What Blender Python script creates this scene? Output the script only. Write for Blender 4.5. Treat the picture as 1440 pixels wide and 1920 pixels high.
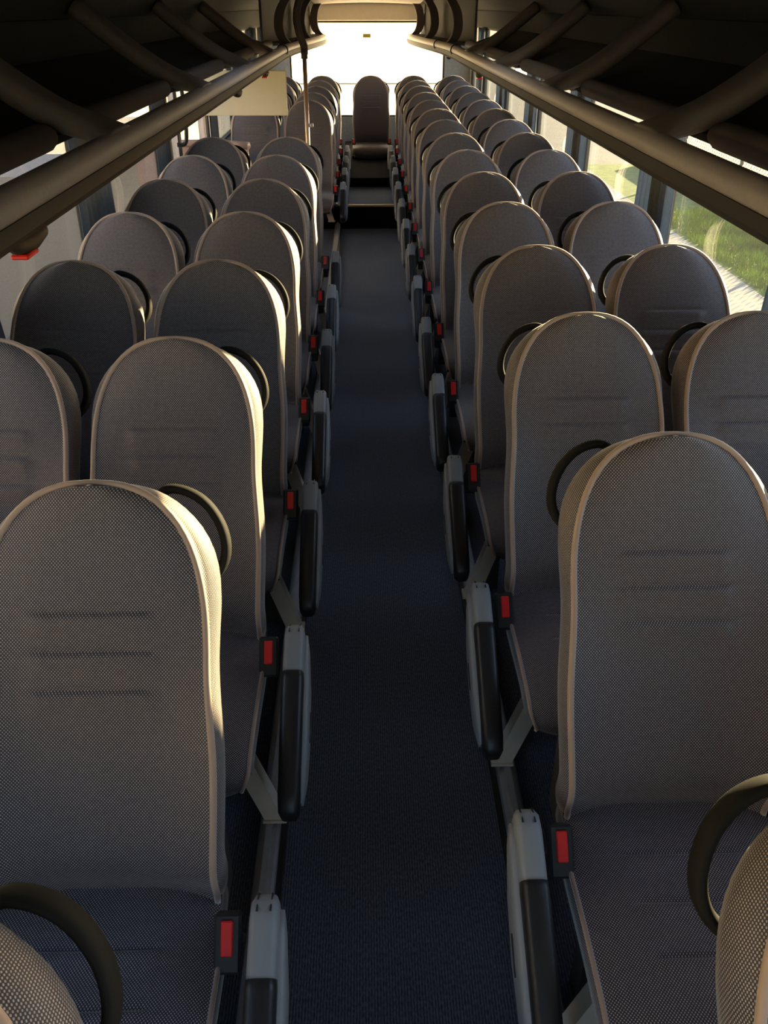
import bpy, math, random
from mathutils import Vector, Matrix
random.seed(7)
for o in list(bpy.data.objects):
    bpy.data.objects.remove(o, do_unlink=True)
scene = bpy.context.scene
C = scene.collection
PI = math.pi
# ------------------------------------------------------------------ camera
CAMX, CAMZ = -0.057, 1.85
F_PX, PITCH, YAW = 1608.0, math.radians(30.57), math.radians(1.25)
cam_d = bpy.data.cameras.new('camera')
cam = bpy.data.objects.new('camera', cam_d)
C.objects.link(cam)
cam.location = (CAMX, 0.0, CAMZ)
cam.rotation_euler = (PI/2 - PITCH, 0, -YAW)
cam_d.sensor_fit = 'VERTICAL'
cam_d.sensor_height = 24.0
cam_d.lens = F_PX / 1920.0 * 24.0
cam_d.clip_start = 0.02
cam_d.clip_end = 500
scene.camera = cam
# ------------------------------------------------------------------ light
SUN_AZ, SUN_EL = math.radians(44.0), math.radians(11.8)     # azimuth from +Y (bus rear) towards +X
world = bpy.data.worlds.new('sky')
scene.world = world
world.use_nodes = True
wn = world.node_tree
bg = wn.nodes['Background']
sky = wn.nodes.new('ShaderNodeTexSky')
sky.sky_type = 'NISHITA'
sky.sun_disc = False
sky.sun_elevation = SUN_EL
sky.sun_rotation = SUN_AZ
sky.altitude = 50
sky.air_density = 1.0
sky.dust_density = 0.6
sky.ozone_density = 1.5
tint = wn.nodes.new('ShaderNodeMix')
tint.data_type = 'RGBA'
tint.blend_type = 'MULTIPLY'
tint.inputs[0].default_value = 1.0
tint.inputs[7].default_value = (1.06, 0.975, 1.0, 1)
wn.links.new(sky.outputs[0], tint.inputs[6])
wn.links.new(tint.outputs[2], bg.inputs[0])
bg.inputs[1].default_value = 0.9
sun_d = bpy.data.lights.new('sun', 'SUN')
sun_d.energy = 48.0
sun_d.color = (1.0, 0.74, 0.38)
sun_d.angle = math.radians(0.6)
sun = bpy.data.objects.new('sun', sun_d)
C.objects.link(sun)
sdir = Vector((math.sin(SUN_AZ)*math.cos(SUN_EL), math.cos(SUN_AZ)*math.cos(SUN_EL), math.sin(SUN_EL)))
sun.rotation_euler = sdir.to_track_quat('Z', 'Y').to_euler()
sun.location = (6, 8, 6)
vs = scene.view_settings
vs.view_transform = 'Standard'
vs.look = 'None'
vs.gamma = 1.0
vs.use_curve_mapping = False
vs.exposure = -0.08

# ------------------------------------------------------------------ materials
def mat(name, col, rough=0.6, metal=0.0, noise=0.0, nscale=20.0, bump=0.0, spec=0.5, sheen=0.0, col2=None):
    m = bpy.data.materials.new(name)
    m.use_nodes = True
    nt = m.node_tree
    b = nt.nodes['Principled BSDF']
    b.inputs['Base Color'].default_value = (*col, 1)
    b.inputs['Roughness'].default_value = rough
    b.inputs['Metallic'].default_value = metal
    b.inputs['Specular IOR Level'].default_value = spec
    if sheen:
        b.inputs['Sheen Weight'].default_value = sheen
        b.inputs['Sheen Roughness'].default_value = 0.4
    if noise or bump:
        tc = nt.nodes.new('ShaderNodeTexCoord')
        nz = nt.nodes.new('ShaderNodeTexNoise')
        nz.inputs['Scale'].default_value = nscale
        nz.inputs['Detail'].default_value = 5
        nt.links.new(tc.outputs['Object'], nz.inputs['Vector'])
        if noise:
            mx = nt.nodes.new('ShaderNodeMix')
            mx.data_type = 'RGBA'
            c2 = col2 or tuple(max(0, c*(1-noise)) for c in col)
            c1 = col if col2 else tuple(min(1, c*(1+noise)) for c in col)
            mx.inputs[6].default_value = (*c1, 1)
            mx.inputs[7].default_value = (*c2, 1)
            rmp = nt.nodes.new('ShaderNodeMapRange')
            rmp.inputs[1].default_value = 0.35
            rmp.inputs[2].default_value = 0.65
            nt.links.new(nz.outputs[0], rmp.inputs[0])
            nt.links.new(rmp.outputs[0], mx.inputs[0])
            nt.links.new(mx.outputs[2], b.inputs['Base Color'])
        if bump:
            bp = nt.nodes.new('ShaderNodeBump')
            bp.inputs['Strength'].default_value = bump
            bp.inputs['Distance'].default_value = 0.004
            nt.links.new(nz.outputs[0], bp.inputs['Height'])
            nt.links.new(bp.outputs[0], b.inputs['Normal'])
    return m

def math_node(nt, op, a, b=None):
    n = nt.nodes.new('ShaderNodeMath')
    n.operation = op
    for k, v in ((0, a), (1, b)):
        if v is None:
            continue
        if isinstance(v, (int, float)):
            n.inputs[k].default_value = v
        else:
            nt.links.new(v, n.inputs[k])
    return n.outputs[0]

def weave_mat(name, dark, light, pu=0.0058, pv=0.0066):
    """woven seat cloth: staggered light stitches on a dark ground, laid out in metres of UV"""
    m = bpy.data.materials.new(name)
    m.use_nodes = True
    nt = m.node_tree
    b = nt.nodes['Principled BSDF']
    uv = nt.nodes.new('ShaderNodeUVMap')
    uv.uv_map = 'UVMap'
    sp = nt.nodes.new('ShaderNodeSeparateXYZ')
    nt.links.new(uv.outputs[0], sp.inputs[0])
    su = math_node(nt, 'SINE', math_node(nt, 'MULTIPLY', sp.outputs[0], 2*PI/pu))
    sv = math_node(nt, 'SINE', math_node(nt, 'MULTIPLY', sp.outputs[1], 2*PI/pv))
    pr = math_node(nt, 'MULTIPLY', su, sv)
    rg = nt.nodes.new('ShaderNodeMapRange')
    rg.inputs[1].default_value = 0.05
    rg.inputs[2].default_value = 0.55
    nt.links.new(pr, rg.inputs[0])
    nz = nt.nodes.new('ShaderNodeTexNoise')
    nz.inputs['Scale'].default_value = 90
    nt.links.new(uv.outputs[0], nz.inputs['Vector'])
    nzr = nt.nodes.new('ShaderNodeMapRange')
    nzr.inputs[1].default_value = 0.3
    nzr.inputs[2].default_value = 0.7
    nzr.inputs[3].default_value = 0.7
    nt.links.new(nz.outputs[0], nzr.inputs[0])
    fac = math_node(nt, 'MULTIPLY', rg.outputs[0], nzr.outputs[0])
    mx = nt.nodes.new('ShaderNodeMix')
    mx.data_type = 'RGBA'
    mx.inputs[6].default_value = (*dark, 1)
    mx.inputs[7].default_value = (*light, 1)
    nt.links.new(fac, mx.inputs[0])
    nt.links.new(mx.outputs[2], b.inputs['Base Color'])
    bp = nt.nodes.new('ShaderNodeBump')
    bp.inputs['Strength'].default_value = 0.25
    bp.inputs['Distance'].default_value = 0.001
    nt.links.new(fac, bp.inputs['Height'])
    nt.links.new(bp.outputs[0], b.inputs['Normal'])
    b.inputs['Roughness'].default_value = 0.6
    b.inputs['Specular IOR Level'].default_value = 0.4
    b.inputs['Sheen Weight'].default_value = 0.35
    b.inputs['Sheen Roughness'].default_value = 0.35
    return m

def glass_mat(name, haze=0.0, tint=(0.93, 0.96, 0.95), hazecol=(0.9, 0.88, 0.82)):
    m = bpy.data.materials.new(name)
    m.use_nodes = True
    nt = m.node_tree
    nt.nodes.clear()
    out = nt.nodes.new('ShaderNodeOutputMaterial')
    tr = nt.nodes.new('ShaderNodeBsdfTransparent')
    tr.inputs[0].default_value = (*tint, 1)
    gl = nt.nodes.new('ShaderNodeBsdfGlossy')
    gl.inputs['Roughness'].default_value = 0.02
    fr = nt.nodes.new('ShaderNodeFresnel')
    geo = nt.nodes.new('ShaderNodeNewGeometry')
    ior = nt.nodes.new('ShaderNodeMix')
    ior.inputs[2].default_value = 1.45
    ior.inputs[3].default_value = 1/1.45          # the node inverts it again on the far face of the sheet
    nt.links.new(geo.outputs['Backfacing'], ior.inputs[0])
    nt.links.new(ior.outputs[0], fr.inputs[0])
    mx = nt.nodes.new('ShaderNodeMixShader')
    nt.links.new(fr.outputs[0], mx.inputs[0])
    nt.links.new(tr.outputs[0], mx.inputs[1])
    nt.links.new(gl.outputs[0], mx.inputs[2])
    last = mx.outputs[0]
    if haze:
        tl = nt.nodes.new('ShaderNodeBsdfTranslucent')
        tl.inputs[0].default_value = (*hazecol, 1)
        m2 = nt.nodes.new('ShaderNodeMixShader')
        m2.inputs[0].default_value = haze
        nt.links.new(last, m2.inputs[1])
        nt.links.new(tl.outputs[0], m2.inputs[2])
        last = m2.outputs[0]
    nt.links.new(last, out.inputs[0])
    return m

def cloth_translucent(name, col, tcol, fac=0.45):
    m = mat(name, col, 0.9, noise=0.15, nscale=60)
    nt = m.node_tree
    b = nt.nodes['Principled BSDF']
    out = nt.nodes['Material Output']
    tl = nt.nodes.new('ShaderNodeBsdfTranslucent')
    tl.inputs[0].default_value = (*tcol, 1)
    mx = nt.nodes.new('ShaderNodeMixShader')
    mx.inputs[0].default_value = fac
    nt.links.new(b.outputs[0], mx.inputs[1])
    nt.links.new(tl.outputs[0], mx.inputs[2])
    nt.links.new(mx.outputs[0], out.inputs[0])
    return m

def carpet_mat():
    m = bpy.data.materials.new('carpet')
    m.use_nodes = True
    nt = m.node_tree
    b = nt.nodes['Principled BSDF']
    tc = nt.nodes.new('ShaderNodeTexCoord')
    mp = nt.nodes.new('ShaderNodeMapping')
    mp.inputs['Scale'].default_value = (260, 90, 90)
    nt.links.new(tc.outputs['Object'], mp.inputs[0])
    nz = nt.nodes.new('ShaderNodeTexNoise')
    nz.inputs['Scale'].default_value = 1.0
    nz.inputs['Detail'].default_value = 3
    nt.links.new(mp.outputs[0], nz.inputs['Vector'])
    sp = nt.nodes.new('ShaderNodeSeparateXYZ')
    nt.links.new(tc.outputs['Object'], sp.inputs[0])
    rib = math_node(nt, 'SINE', math_node(nt, 'MULTIPLY', sp.outputs[0], 2*PI/0.0065))
    h = math_node(nt, 'ADD', math_node(nt, 'MULTIPLY', rib, 0.16), nz.outputs[0])
    rg = nt.nodes.new('ShaderNodeMapRange')
    rg.inputs[1].default_value = 0.3
    rg.inputs[2].default_value = 0.75
    nt.links.new(h, rg.inputs[0])
    mx = nt.nodes.new('ShaderNodeMix')
    mx.data_type = 'RGBA'
    mx.inputs[6].default_value = (0.022, 0.028, 0.046, 1)
    mx.inputs[7].default_value = (0.125, 0.145, 0.195, 1)
    nt.links.new(rg.outputs[0], mx.inputs[0])
    nt.links.new(mx.outputs[2], b.inputs['Base Color'])
    bp = nt.nodes.new('ShaderNodeBump')
    bp.inputs['Strength'].default_value = 0.5
    bp.inputs['Distance'].default_value = 0.002
    nt.links.new(h, bp.inputs['Height'])
    nt.links.new(bp.outputs[0], b.inputs['Normal'])
    b.inputs['Roughness'].default_value = 0.9
    b.inputs['Sheen Weight'].default_value = 0.35
    b.inputs['Sheen Tint'].default_value = (0.6, 0.75, 1.0, 1)
    return m

M = {}
M['fabric'] = weave_mat('seat weave', (0.027, 0.025, 0.033), (0.455, 0.375, 0.365))
M['piping'] = mat('piping cloth', (0.38, 0.26, 0.20), 0.6, sheen=0.7)
M['shell'] = mat('dark seat shell', (0.03, 0.03, 0.033), 0.5, bump=0.1, nscale=300)
M['black'] = mat('black plastic', (0.018, 0.018, 0.020), 0.42, bump=0.08, nscale=400)
M['handle'] = mat('black grab handle', (0.012, 0.011, 0.010), 0.75, spec=0.12)
M['armgrey'] = mat('grey arm plastic', (0.27, 0.285, 0.30), 0.5, bump=0.06, nscale=500)
M['armside'] = mat('pale arm side', (0.28, 0.29, 0.31), 0.5, bump=0.06, nscale=500)
M['red'] = mat('red button', (0.75, 0.02, 0.02), 0.35)
M['leg'] = mat('cream leg enamel', (0.62, 0.55, 0.45), 0.45, noise=0.04)
M['base'] = mat('seat base steel', (0.03, 0.027, 0.025), 0.6)
M['carpet'] = carpet_mat()
M['rail'] = mat('aluminium floor rail', (0.42, 0.42, 0.42), 0.42, metal=0.4, noise=0.08, nscale=30)
M['railseal'] = mat('black rail seal', (0.012, 0.012, 0.012), 0.6)
M['nosing'] = mat('ochre step edge', (0.42, 0.26, 0.05), 0.5)
M['riser'] = mat('dark riser and floor shade', (0.010, 0.009, 0.009), 0.95, spec=0.05)  # dark riser; on the rear step it puts floor shade into the colour
M['ceil'] = mat('ceiling cloth', (0.62, 0.54, 0.48), 0.9, noise=0.04, nscale=80)
M['header'] = mat('cream header', (0.74, 0.70, 0.60), 0.7, noise=0.02)
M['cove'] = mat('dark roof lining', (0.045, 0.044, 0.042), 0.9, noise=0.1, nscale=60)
M['tube'] = mat('taupe rack rail', (0.55, 0.48, 0.45), 0.55, noise=0.03, nscale=60, bump=0.05)
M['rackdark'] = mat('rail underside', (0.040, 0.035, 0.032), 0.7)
M['lip'] = mat('rack lip padding', (0.15, 0.122, 0.108), 0.65, noise=0.05)
M['arm'] = mat('rack arm plastic', (0.22, 0.18, 0.155), 0.6, noise=0.05, nscale=30)
M['shelf'] = mat('rack shelf carpet', (0.035, 0.033, 0.032), 0.95, noise=0.2, nscale=90)
M['rib'] = mat('rear rib trim', (0.07, 0.05, 0.04), 0.5)
M['ribpanel'] = mat('rear rack back panel', (0.07, 0.065, 0.06), 0.8, noise=0.05)
M['wall'] = mat('side wall lining', (0.30, 0.31, 0.33), 0.8, noise=0.08, nscale=50)
M['pillar'] = mat('pillar trim', (0.12, 0.12, 0.13), 0.6)
M['gasket'] = mat('rubber gasket', (0.015, 0.015, 0.015), 0.7)
M['glass'] = glass_mat('side glass', 0.006)
M['rearglass'] = glass_mat('glare haze rear glass', 0.5)  # strong translucent haze whitens the pane, standing in for glare
M['curtain'] = cloth_translucent('blue grey curtain', (0.12, 0.13, 0.155), (0.20, 0.26, 0.38), 0.35)
M['panel'] = mat('cream laminate', (0.60, 0.58, 0.46), 0.6, noise=0.02)
M['pink'] = mat('pinkish partition', (0.62, 0.42, 0.36), 0.5, noise=0.04)
M['pole'] = mat('bronze pole', (0.42, 0.30, 0.24), 0.3, metal=0.6)
M['doorpink'] = mat('pale door frame', (0.68, 0.60, 0.60), 0.5)
M['sticker'] = mat('yellow sticker', (0.50, 0.45, 0.08), 0.7)

# ------------------------------------------------------------------ helpers
def mesh_obj(name, verts, faces, m, parent=None, smooth=True, uvs=None):
    me = bpy.data.meshes.new(name)
    me.from_pydata([tuple(v) for v in verts], [], faces)
    if uvs:
        lay = me.uv_layers.new(name='UVMap')
        for lp in me.loops:
            lay.data[lp.index].uv = uvs[lp.vertex_index]
    if smooth:
        me.polygons.foreach_set('use_smooth', [True]*len(me.polygons))
    me.materials.append(M[m] if isinstance(m, str) else m)
    me.update()
    o = bpy.data.objects.new(name, me)
    C.objects.link(o)
    if parent:
        o.parent = parent
    return o

def empty(name, loc=(0, 0, 0), rz=0):
    o = bpy.data.objects.new(name, None)
    o.empty_display_size = 0.1
    C.objects.link(o)
    o.location = loc
    o.rotation_euler = (0, 0, rz)
    return o

def tag(o, label, cat, group=None, kind=None):
    o['label'] = label
    if cat:
        o['category'] = cat
    if group:
        o['group'] = group
    if kind:
        o['kind'] = kind
    return o

def structure(o):
    o['kind'] = 'structure'
    return o

class MB:
    def __init__(s):
        s.v, s.f = [], []
    def add(s, verts, faces):
        k = len(s.v)
        s.v += [tuple(v) for v in verts]
        s.f += [tuple(i + k for i in f) for f in faces]
        return s
    def box(s, a, b, bev=0.0):
        x0, y0, z0 = a
        x1, y1, z1 = b
        if bev <= 0:
            return s.add([(x0, y0, z0), (x1, y0, z0), (x1, y1, z0), (x0, y1, z0), (x0, y0, z1), (x1, y0, z1), (x1, y1, z1), (x0, y1, z1)],
                         [(3, 2, 1, 0), (4, 5, 6, 7), (0, 1, 5, 4), (1, 2, 6, 5), (2, 3, 7, 6), (3, 0, 4, 7)])
        q = bev
        vs_ = []
        idx = {}
        for ix, x in enumerate((x0, x1)):
            for iy, y in enumerate((y0, y1)):
                for iz, z in enumerate((z0, z1)):
                    sx, sy, sz = (q, -q)[ix], (q, -q)[iy], (q, -q)[iz]
                    for ax, p in enumerate(((x, y+sy, z+sz), (x+sx, y, z+sz), (x+sx, y+sy, z))):
                        idx[(ix, iy, iz, ax)] = len(vs_)
                        vs_.append(p)
        F = []
        for i in (0, 1):
            F.append([idx[(i, a_, b_, 0)] for a_, b_ in ((0, 0), (1, 0), (1, 1), (0, 1))][::1 if i else -1])
            F.append([idx[(a_, i, b_, 1)] for a_, b_ in ((0, 0), (1, 0), (1, 1), (0, 1))][::-1 if i else 1])
            F.append([idx[(a_, b_, i, 2)] for a_, b_ in ((0, 0), (1, 0), (1, 1), (0, 1))][::1 if i else -1])
        for a_ in (0, 1):
            for b_ in (0, 1):
                F.append([idx[(a_, b_, 0, 0)], idx[(a_, b_, 1, 0)], idx[(a_, b_, 1, 1)], idx[(a_, b_, 0, 1)]])
                F.append([idx[(a_, 0, b_, 0)], idx[(a_, 1, b_, 0)], idx[(a_, 1, b_, 2)], idx[(a_, 0, b_, 2)]])
                F.append([idx[(0, a_, b_, 1)], idx[(1, a_, b_, 1)], idx[(1, a_, b_, 2)], idx[(0, a_, b_, 2)]])
        for a_ in (0, 1):
            for b_ in (0, 1):
                for c_ in (0, 1):
                    F.append([idx[(a_, b_, c_, 0)], idx[(a_, b_, c_, 1)], idx[(a_, b_, c_, 2)]])
        return s.add(vs_, F)
    def sweep(s, path, ra, rb=None, seg=8, up=(0, 0, 1), caps=True, scale=None, power=1.0):
        """sweep an ellipse (ra along the side, rb along 'up') along a path"""
        rb = ra if rb is None else rb
        P_ = [Vector(p) for p in path]
        n = len(P_)
        rings = []
        upv = Vector(up)
        for i in range(n):
            t = (P_[min(i+1, n-1)] - P_[max(i-1, 0)]).normalized()
            side = t.cross(upv)
            if side.length < 1e-4:
                side = t.cross(Vector((1, 0, 0)))
            side.normalize()
            u2 = side.cross(t).normalized()
            k = scale[i] if scale else 1.0
            if not isinstance(k, (tuple, list)):
                k = (k, k)
            ring = []
            for j in range(seg):
                a = 2*PI*j/seg
                ca, sa = math.cos(a), math.sin(a)
                ca = math.copysign(abs(ca)**power, ca)
                sa = math.copysign(abs(sa)**power, sa)
                ring.append(P_[i] + side*(ra*k[0]*ca) + u2*(rb*k[1]*sa))
            rings.append(ring)
        vs_ = [v for r in rings for v in r]
        F = []
        for i in range(n-1):
            for j in range(seg):
                j2 = (j+1) % seg
                F.append((i*seg+j, i*seg+j2, (i+1)*seg+j2, (i+1)*seg+j))
        if caps:
            F.append(tuple(range(seg))[::-1])
            F.append(tuple(range((n-1)*seg, n*seg)))
        return s.add(vs_, F)
    def prism(s, poly, axis, a, b):
        """extrude a 2-D polygon along an axis"""
        n = len(poly)
        def pt(p, w):
            return {'x': (w, p[0], p[1]), 'y': (p[0], w, p[1]), 'z': (p[0], p[1], w)}[axis]
        vs_ = [pt(p, a) for p in poly] + [pt(p, b) for p in poly]
        F = [tuple(range(n))[::-1], tuple(range(n, 2*n))]
        F += [(i, (i+1) % n, n+(i+1) % n, n+i) for i in range(n)]
        return s.add(vs_, F)
    def build(s, name, m, parent=None, smooth=False):
        return mesh_obj(name, s.v, s.f, m, parent, smooth)

def smoothstep(a, b, x):
    t = max(0.0, min(1.0, (x-a)/(b-a)))
    return t*t*(3-2*t)

def spline(pts, n):
    """Catmull-Rom through points of any dimension"""
    out = []
    k = len(pts)
    for i in range(k-1):
        p0, p1, p2, p3 = pts[max(i-1, 0)], pts[i], pts[i+1], pts[min(i+2, k-1)]
        for j in range(n):
            t = j/n
            out.append(tuple(0.5*((2*b)+(-a+c)*t+(2*a-5*b+4*c-d)*t*t+(-a+3*b-3*c+d)*t**3) for a, b, c, d in zip(p0, p1, p2, p3)))
    out.append(tuple(pts[-1]))
    return out

# ------------------------------------------------------------------ coach shell
Y0, Y1 = -2.2, 12.25            # front and rear ends
XW = 1.30                       # inner face of the side walls
SILL, WTOP = 0.80, 1.64
PILLARS = [-1.0, 0.72, 2.42, 4.12, 5.82, 7.50, 9.25, 10.95]
STEP1, STEP2 = 8.50, 9.45
H1, H2 = 0.215, 0.305

fl = structure(MB().box((-XW, Y0, -0.10), (XW, STEP1, 0.0)).build('floor', 'carpet'))
fl['label'] = 'dark blue grey ribbed carpet along the aisle'
b = MB().box((-XW, STEP1, -0.10), (XW, Y1, H1))
up1 = b.build('raised_floor', 'carpet', fl)
MB().box((-XW, STEP1-0.006, 0.0), (XW, STEP1-0.0005, H1-0.012)).build('step_riser', 'riser', fl)
MB().box((-0.30, STEP1-0.012, H1-0.012), (0.30, STEP1+0.03, H1+0.004)).build('step_nosing', 'nosing', fl)
MB().box((-0.30, STEP2, H1+0.0005), (0.30, Y1, H2)).build('rear_step', 'riser', fl)  # near black top stands in for shade on the floor here
# seat rails on both sides of the aisle
for k, s in enumerate((-1, 1)):
    r = MB()
    r.box((s*0.315-0.025, Y0+0.3, 0.0005), (s*0.315+0.025, STEP1-0.02, 0.055), 0.006)
    r.box((s*0.315-0.008, Y0+0.3, 0.055), (s*0.315+0.008, STEP1-0.02, 0.066))
    o = structure(r.build('trim_%d' % (k+1), 'rail'))
    o['label'] = 'pale metal seat rail along the %s edge of the aisle' % ('left' if s < 0 else 'right')
    MB().box((s*0.283-0.007, Y0+0.3, 0.0005), (s*0.283+0.007, STEP1-0.02, 0.02)).build('edge_seal', 'railseal', o)

for s, nm in ((-1, 'left'), (1, 'right')):
    w = MB()
    xa, xb = sorted((s*XW, s*(XW+0.06)))
    w.box((xa, Y0, -0.10), (xb, Y1, SILL))
    o = structure(w.build('wall_' + nm, 'wall'))
    o['label'] = 'grey lower wall lining under the %s windows' % nm
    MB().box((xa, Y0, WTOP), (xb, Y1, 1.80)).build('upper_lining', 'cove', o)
    for py in PILLARS + [Y0+0.06, Y1-0.08]:
        MB().box((xa, py-0.07, SILL), (xb, py+0.07, WTOP), 0.008).build('pillar', 'pillar', o)
# windows
nwin = 0
edges = [Y0+0.06] + PILLARS + [Y1-0.08]
for s in (-1, 1):
    for i in range(len(edges)-1):
        a, c = edges[i]+0.07, edges[i+1]-0.07
        if s < 0 and abs(edges[i]-5.82) < 0.01:
            continue                # middle door bay
        nwin += 1
        xm = s*(XW+0.03)
        fr = MB()
        g = 0.018
        for (ya, yb, za, zb) in ((a, c, SILL, SILL+g), (a, c, WTOP-g, WTOP), (a, a+g, SILL+g, WTOP-g), (c-g, c, SILL+g, WTOP-g)):
            fr.box((xm-0.02, ya, za), (xm+0.02, yb, zb))
        o = structure(fr.build('window_%d' % nwin, 'gasket'))
        o['label'] = '%s side window, %s bay from the front' % ('left' if s < 0 else 'right', ['first', 'second', 'third', 'fourth', 'fifth', 'sixth', 'seventh', 'eighth', 'ninth'][i])
        MB().box((xm-0.003, a+g, SILL+g), (xm+0.003, c-g, WTOP-g)).build('pane', 'glass', o)
# middle door on the left
a, c = 5.89, 7.43
nwin += 1
xm = -(XW+0.03)
fr = MB()
for (ya, yb) in ((a, a+0.05), (a+0.42, a+0.50), (c-0.07, c)):
    fr.box((xm-0.025, ya, SILL-0.7), (xm+0.025, yb, WTOP), 0.006)
fr.box((xm-0.025, a, WTOP-0.05), (xm+0.025, c, WTOP))
o = structure(fr.build('door_1', 'doorpink'))
o['label'] = 'pale framed middle door on the left behind the seventh seat'
MB().box((xm-0.003, a+0.06, SILL), (xm+0.003, a+0.41, WTOP-0.05)).build('pane', 'glass', o)
MB().box((xm-0.003, a+0.51, SILL), (xm+0.003, c-0.08, WTOP-0.05)).build('pane', 'glass', o)
MB().box((xm+0.026, a+0.05, SILL), (xm+0.036, a+0.10, WTOP-0.05)).build('door_seal', 'gasket', o)
MB().box((xm+0.026, a+0.36, SILL), (xm+0.036, a+0.43, WTOP-0.05)).build('door_seal', 'gasket', o)
MB().sweep(spline([(xm+0.03, a+0.30, 1.05), (xm+0.09, a+0.31, 1.07), (xm+0.10, a+0.31, 1.25), (xm+0.09, a+0.31, 1.40), (xm+0.03, a+0.30, 1.42)], 5), 0.014, seg=10, up=(0, 1, 0)).build('door_handle', 'black', o, True)

# ceiling and coves
cz = lambda y: 1.95 - 0.09*smoothstep(9.5, Y1, y)
def extrude_profile(profile_at, ys, name, m, parent=None, thick=0.03):
    verts, faces = [], []
    n = len(profile_at(ys[0]))
    for y in ys:
        pr = profile_at(y)
        verts += [(p[0], y, p[1]) for p in pr] + [(p[0]*1.0, y, p[1]+thick) for p in pr]
    st = 2*n
    for i in range(len(ys)-1):
        for j in range(n-1):
            q = i*st+j
            faces.append((q, q+1, q+st+1, q+st))
            q2 = q+n
            faces.append((q2, q2+st, q2+st+1, q2+1))
        for j in (0, n-1):
            q = i*st+j
            faces.append((q, q+st, q+st+n, q+n))
    for i in (0, len(ys)-1):
        q = i*st
        for j in range(n-1):
            faces.append((q+j, q+j+1, q+n+j+1, q+n+j))
    return mesh_obj(name, verts, faces, m, parent)
ysc = [Y0] + [Y0 + (9.5-Y0)*k/6 for k in range(1, 7)] + [9.5+(Y1-9.5)*k/8 for k in range(1, 9)]
HA, HB, HX = 4.75, 5.65, 0.33          # glazed roof hatch over the aisle
def ceil_strip(x0, x1, ys_, name, parent=None):
    return extrude_profile(lambda y: [(x, cz(y)+0.02*(1-(x/0.62)**2)) for x in [x0+(x1-x0)*k/10 for k in range(11)]], ys_, name, 'ceil', parent)
ce = ceil_strip(-0.62, 0.62, [y for y in ysc if y < HA-0.1]+[HA], 'ceiling')
structure(ce)
ce['label'] = 'beige ceiling strip above the aisle'
ceil_strip(-0.62, 0.62, [HB]+[y for y in ysc if y > HB+0.1], 'rear_panel', ce)
ceil_strip(-0.62, -HX, [HA, HB], 'hatch_side_panel', ce)
ceil_strip(HX, 0.62, [HA, HB], 'hatch_side_panel', ce)
b = MB()
for (xa, xb, ya, yb) in ((-HX-0.03, -HX, HA-0.03, HB+0.03), (HX, HX+0.03, HA-0.03, HB+0.03), (-HX, HX, HA-0.03, HA), (-HX, HX, HB, HB+0.03)):
    b.box((xa, ya, 1.955), (xb, yb, 2.22))
nwin += 1
hz = structure(b.build('window_%d' % nwin, 'header'))
hz['label'] = 'glazed roof hatch in the ceiling above the aisle'
MB().box((-HX, HA, 2.20), (HX, HB, 2.206)).build('pane', 'glass', hz)
for k, s in enumerate((-1, 1)):
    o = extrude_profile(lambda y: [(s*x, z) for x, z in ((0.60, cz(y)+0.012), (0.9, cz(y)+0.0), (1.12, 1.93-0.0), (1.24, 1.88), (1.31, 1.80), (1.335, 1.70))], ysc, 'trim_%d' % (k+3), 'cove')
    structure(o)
    o['label'] = 'dark roof lining above the %s luggage rack' % ('left' if s < 0 else 'right')
# outer roof skin so that no daylight leaks
def skin(x0, x1, ys_, name, parent=None):
    return extrude_profile(lambda y: [(x, 2.06 - 0.22*(abs(x)/1.37)**4) for x in [x0+(x1-x0)*k/12 for k in range(13)]], ys_, name, 'pillar', parent)
rf = skin(-1.37, 1.37, [Y0-0.05, HA-0.03], 'roof_skin')
structure(rf)
skin(-1.37, 1.37, [HB+0.03, Y1+0.12], 'rear_skin', rf)
skin(-1.37, -HX-0.03, [HA-0.03, HB+0.03], 'hatch_side_skin', rf)
skin(HX+0.03, 1.37, [HA-0.03, HB+0.03], 'hatch_side_skin', rf)
rf['label'] = 'outer roof skin of the coach'

# rear wall with its window
RB, RT, RX = 0.60, 1.685, 0.98
rw = MB()
rw.box((-XW-0.06, Y1, -0.10), (XW+0.06, Y1+0.06, RB))
rw.box((-XW-0.06, Y1, RB), (-RX, Y1+0.06, RT))
rw.box((RX, Y1, RB), (XW+0.06, Y1+0.06, RT))
o = structure(rw.build('wall_rear', 'wall'))
o['label'] = 'rear wall below and beside the back window'
b = MB()
arch = [(-XW-0.06, RT)] + [(XW+0.06, RT)] + [(XW+0.06, 2.05), (-XW-0.06, 2.05)]
b.prism(arch, 'y', Y1, Y1+0.06)
hd = b.build('header_panel', 'header', o)
hb = MB()
hb.box((-0.92, Y1-0.035, RT+0.0), (0.92, Y1-0.001, 1.95), 0.012)
hb.build('header_cover', 'header', o)
o = MB()
for (xa, xb, za, zb) in ((-RX, RX, RB, RB+0.02), (-RX, RX, RT-0.02, RT), (-RX, -RX+0.02, RB+0.02, RT-0.02), (RX-0.02, RX, RB+0.02, RT-0.02)):
    o.box((xa, Y1+0.012, za), (xb, Y1+0.05, zb))
nwin += 1
rwn = structure(o.build('window_%d' % nwin, 'gasket'))
rwn['label'] = 'wide glaring back window at the end of the aisle'
MB().box((-RX+0.02, Y1+0.028, RB+0.02), (RX-0.02, Y1+0.034, RT-0.02)).build('pane', 'rearglass', rwn)
MB().sweep([(-RX+0.02, Y1+0.02, 0.985), (RX-0.02, Y1+0.02, 0.985)], 0.008, seg=8).build('guard_rail', 'wall', rwn, True)
st = MB().box((-0.055, Y1+0.0235, 1.50), (0.045, Y1+0.0275, 1.545)).build('window_sticker', 'sticker')
tag(st, 'small yellow sticker high on the back window', 'sticker')
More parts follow.
